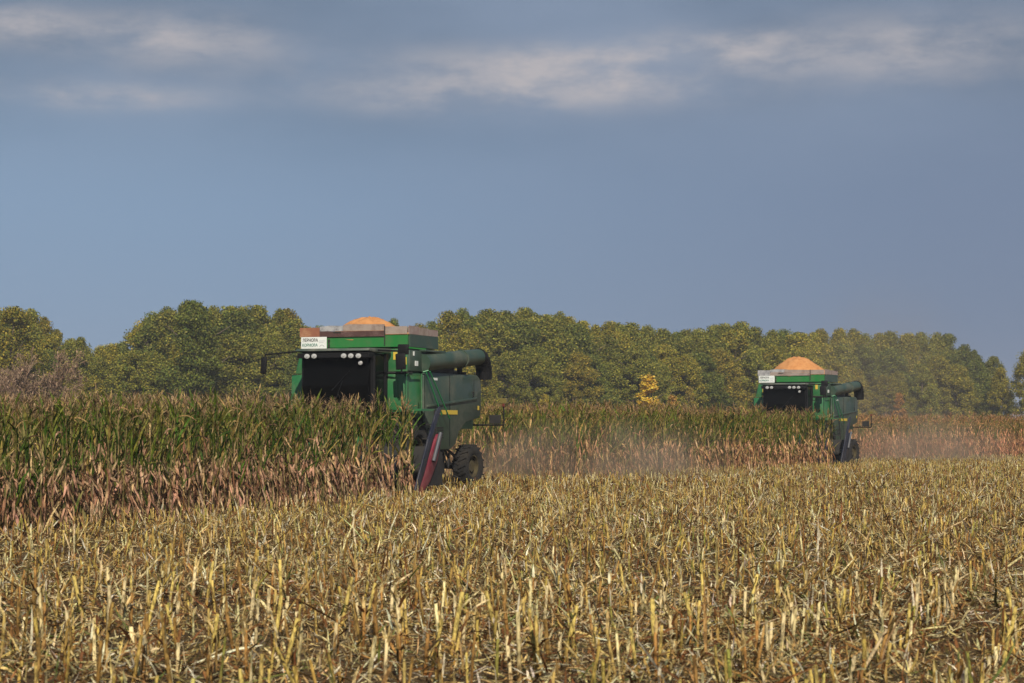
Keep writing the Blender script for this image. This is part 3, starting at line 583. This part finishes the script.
    # ---- unloading auger folded along the left side
    b = MB(); b.tube((1.45, .35, 3.08), (1.50, 4.05, 3.34), .215, .205, 24); b.tube((1.4832, 2.80, 3.2521), (1.4839, 2.85, 3.2556), .235, .235, 24)
    au = b.build('unloading_auger', GS, root, 40)
    b = MB(); n = 7
    pts = [Vector((1.50, 4.02+.46*math.sin(a), 3.34-.46*(1-math.cos(a))+.02)) for a in np.linspace(0, R(78), n)]
    for p, q in zip(pts, pts[1:]): b.tube(p, q, .215, .205, 20)
    b.tube(pts[-1], pts[-1]+Vector((0, .02, -.22)), .21, .2, 20); b.build('spout', BK, au, 50)
    b = MB(); b.bb(1.2, 1.44, .45, 2.5, 2.88, 3.05).bb(1.1, 1.4, 1.8, 1.95, 2.86, 3.38).prism([(.38, 2.9), (2.9, 2.9), (2.6, 3.1), (.38, 3.36)], 'x', 1.05, 1.18); b.tube((1.35, 3.1, 2.9), (1.35, 3.1, 3.08), .07, .07, 12).bb(1.2, 1.5, 3.0, 3.2, 2.87, 2.93); b.build('auger_cradle', DK, root)
    b = MB(); b.bb(-1.2, 1.0, 1.9, 4.2, 2.71, 3.0, .05); b.bb(-.9, .6, 2.1, 3.6, 3.0, 3.2, .05); b.build('engine_deck', DK, root, 30)
    # ---- rails, ladder, struts
    b = MB(); b.path([(1.62, .42, 2.88), (1.66, 1.35, 2.0), (1.66, 1.62, 1.76)], .018).path([(1.58, .30, 2.84), (1.64, 1.15, 1.84)], .018).path([(1.5, .28, 2.86), (1.62, .34, 2.9)], .018); b.build('handrail', mat('rail_green', (.02, .20, .07), .4), root, 40)
    b = MB(); b.bb(1.44, 1.80, -.55, .25, 1.93, 1.98).path([(1.78, -.5, 1.98), (1.78, -.5, 2.8)], .016).path([(1.46, -.66, 1.98), (1.46, -.66, 2.78), (1.46, .2, 2.80)], .016)
    b.build('platform', G, root, 40)
    b = MB(); 
    for k in range(4): b.bb(1.5, 1.82, .18+.05*k, .36+.05*k, 1.6-.34*k, 1.63-.34*k)
    b.path([(1.5, .22, 1.95), (1.5, .5, .5)], .02).path([(1.82, .22, 1.95), (1.82, .5, .5)], .02); b.build('ladder', DK, root, 40)
    b = MB(); b.path([(1.1, 2.5, 1.15), (1.15, 3.5, .72)], .035).path([(1.2, 2.35, 1.12), (1.25, 2.75, .62)], .03).bb(-1.1, 1.1, 3.85, 4.05, .48, .64).tube((-1.2, 0, .9), (1.2, 0, .9), .16, .16, 12).bb(-.6, .6, -.5, 2.4, .75, 1.05).bb(.9, 1.3, .6, 2.2, .40, 1.02).path([(1.32, .9, 1.1), (1.36, 1.3, .5), (1.34, 1.9, .9)], .03).path([(1.3, 1.9, 1.1), (1.4, 2.2, .55), (1.3, 2.5, .9)], .025); b.build('chassis', DK, root, 40)
    b = MB(); b.bb(1.16, 1.36, 1.35, 1.72, .35, 1.0, .03).tube((1.37, 1.2, .72), (1.41, 1.2, .72), .16, .16, 18); b.build('drive_cover', GR, root, 40)
    # ---- rear lamp bracket
    b = MB(); b.path([(.8, 4.2, 1.62), (.9, 4.72, 1.60), (1.95, 4.74, 1.60), (1.95, 4.74, 2.12)], .022); br = b.build('lamp_bracket', BK, root, 40)
    b = MB(); b.bb(1.56, 1.86, 4.70, 4.76, 1.63, 1.86, .01); b.build('number_panel', DK, br)
    b = MB(); b.bb(1.86, 2.04, 4.68, 4.76, 2.16, 2.29, .01); b.build('reflector', AM, br); b = MB(); b.bb(1.92, 1.98, 4.69, 4.75, 2.07, 2.15, .01); b.build('rear_lamp', RL, br)
    # ---- wheels
    for s in (-1, 1): wheel(root, 'front_wheel', s*1.22, 0, .88, .62, .44); wheel(root, 'rear_wheel', s*1.26, 3.95, .55, .40, .29, R(-6), 18)
    # ---- feeder house and maize header
    b = MB(); b.prism([(-.3, 1.0), (-.3, 1.62), (-2.3, .95), (-2.3, .35)], 'x', -.62, .62, .02); b.build('feeder_house', G, root, 30)
    hd = MB(); hd.bb(-2.95, 2.95, -2.35, -2.25, .3, 1.12, .01).bb(-2.95, 2.95, -3.0, -2.25, .26, .32).tube((-2.9, -2.62, .62), (2.9, -2.62, .62), .13, .13, 14).bb(-2.98, -2.94, -3.1, -2.2, .26, 1.0).bb(2.94, 2.98, -3.1, -2.2, .26, 1.0)
    h = hd.build('maize_header', DK, root, 30)
    for i in range(-4, 4):
        x = i*.72; b = MB(); b.prism([(-2.75, .95), (-2.75, .35), (-4.1, .12), (-4.15, .16), (-3.6, .62), (-3.1, .88)], 'x', x-.17, x+.17, .06); b.build('snout', BL, h, 40)
    b = MB(); b.prism([(-3.72, .10), (-3.5, .10), (-3.05, .34), (-2.6, .8), (-2.36, 1.30), (-2.46, 1.42), (-2.78, 1.25), (-3.4, .62), (-3.70, .3)], 'x', 2.9, 3.04, .05); b.build('end_snout', BL if far else RD, h, 40)
    b = MB(); b.path([(3.08, -3.0, .8), (3.09, -2.6, 1.42)], .045, 12); b.build('roller', GR, h, 40)
    b = MB(); b.prism([(-4.16, .06), (-3.98, .05), (-3.5, .62), (-2.9, 1.5), (-2.55, 1.92), (-2.60, 2.02), (-2.82, 1.9), (-3.3, 1.3)], 'x', 3.045, 3.085, .012); b.build('crop_shield', BL, h, 40)
    return root

ORG1 = (-3.63, 47.9); combine((*ORG1, 0), TH1, 'nearer and larger green combine harvester with rusty brown boards round its grain tank', False)
ORG2 = (11.5, 81.6); combine((*ORG2, float(gz(*ORG2))), TH2, 'farther and smaller green combine harvester with a tall orange grain heap on top', True)

def heap(name, org, th, c, rx, ry, h, label):
    m = mat('maize_grain', (.58, .275, .10), .9, dirt=(.42, .17, .055), dirt_amt=.9, dirt_scale=5, bump=1.0); me = bpy.data.meshes.new(name); bm = bmesh.new(); n = 40; k = 18; rings = []
    for i in range(k+1):
        t = i/k; ring = []
        for j in range(n):
            a = 2*math.pi*j/n; rr = (1+.05*math.sin(3*a+1)+.03*math.sin(7*a))*t
            z = h*(1-t)**1.0*(1+.0*t) if False else h*(math.sqrt(1.3)-math.sqrt(t*t+.3))/(math.sqrt(1.3)-math.sqrt(.3))
            ring.append(bm.verts.new((rx*rr*math.cos(a), ry*rr*math.sin(a), z+random.gauss(0, .012)+.02*math.sin(5*a+6*t)))) if t > 0 else None
        rings.append(ring)
    top = bm.verts.new((0, 0, h))
    for j in range(n):
        bm.faces.new((top, rings[1][j], rings[1][(j+1) % n]))
        for i in range(1, k): bm.faces.new((rings[i][j], rings[i+1][j], rings[i+1][(j+1) % n], rings[i][(j+1) % n]))
    bm.to_mesh(me); bm.free(); me.materials.append(m); me.polygons.foreach_set('use_smooth', [True]*len(me.polygons))
    u, v = frame(th); o = link(name, me); o.location = (org[0]+c[0]*v[0]+c[1]*u[0], org[1]+c[0]*v[1]+c[1]*u[1], c[2]+float(gz(*org))); o.rotation_euler.z = -th
    tag(o, label, 'grain heap', 'heaps of harvested maize grain')
heap('grain_heap', ORG1, TH1, (-.02, .5, 3.66), 1.2, .9, .54, 'orange heap of maize grain in the tank of the nearer combine, half hidden by boards')
heap('grain_heap', ORG2, TH2, (-.02, .5, 3.70), 1.38, .92, .78, 'tall rounded orange heap of maize grain brimming over the tank of the farther combine')

# ------------------------------------------------------------------ dust and haze
def vol_mat(name, col, dens, scale, lo, hi, r):
    m = bpy.data.materials.new(name); m.use_nodes = True; g = NT(m.node_tree); tc = g.n('ShaderNodeTexCoord')
    ln = g.n('ShaderNodeVectorMath', operation='LENGTH'); g.l(tc.outputs['Object'], ln.inputs[0])
    edge = g.ramp(ln.outputs['Value'], (r, .99, 1, 0)); gm = g.n('ShaderNodeNewGeometry')
    n = g.ramp(g.noise(gm.outputs['Position'], scale, 3, .6), (lo, hi, .15, 1))
    p = g.n('ShaderNodeVolumePrincipled'); p.inputs['Color'].default_value = (*col, 1); p.inputs['Anisotropy'].default_value = .2
    g.l(g.m('MULTIPLY', g.m('MULTIPLY', edge, n), dens), p.inputs['Density']); o = g.n('ShaderNodeOutputMaterial'); g.l(p.outputs[0], o.inputs['Volume']); return m
def puff(name, c, s, rz, m, label):
    me = bpy.data.meshes.new(name); bm = bmesh.new(); bmesh.ops.create_icosphere(bm, subdivisions=3, radius=1); bm.to_mesh(me); bm.free(); me.materials.append(m)
    o = link(name, me); o.location = c; o.scale = s; o.rotation_euler.z = rz; tag(o, label, 'dust', kind='stuff')
DUST = (.98, .80, .58)
puff('dust_cloud', (2.0, 57.4, .15), (6.2, 3.3, 2.1), R(0), vol_mat('dust_near', DUST, .48, .7, .36, .66, .1), 'pinkish brown dust low to the ground behind the near combine')
puff('dust_cloud', (17.8, 88.0, .3), (5.6, 4.2, 2.3), R(0), vol_mat('dust_far', DUST, .36, .5, .34, .66, .1), 'brown dust cloud low behind the farther combine')
puff('dust_plume', (19, 102., 3.0), (6.5, 6, 7.5), R(0), vol_mat('dust_plume', DUST, .06, .25, .3, .7, .1), 'thin dust drifting up in front of the trees at the right')
me = bpy.data.meshes.new('haze'); bm = bmesh.new(); bmesh.ops.create_cube(bm, size=1); bm.to_mesh(me); bm.free()
hm = bpy.data.materials.new('haze_air'); hm.use_nodes = True; g = NT(hm.node_tree); p = g.n('ShaderNodeVolumePrincipled'); p.inputs['Color'].default_value = (.80, .86, .95, 1); p.inputs['Density'].default_value = .0005
o = g.n('ShaderNodeOutputMaterial'); g.l(p.outputs[0], o.inputs['Volume']); me.materials.append(hm)
hz_ = link('haze', me); hz_.location = (0, 1300, 13); hz_.scale = (6100, 3500, 28.6); tag(hz_, 'thin pale air between the field and the far trees', kind='stuff')
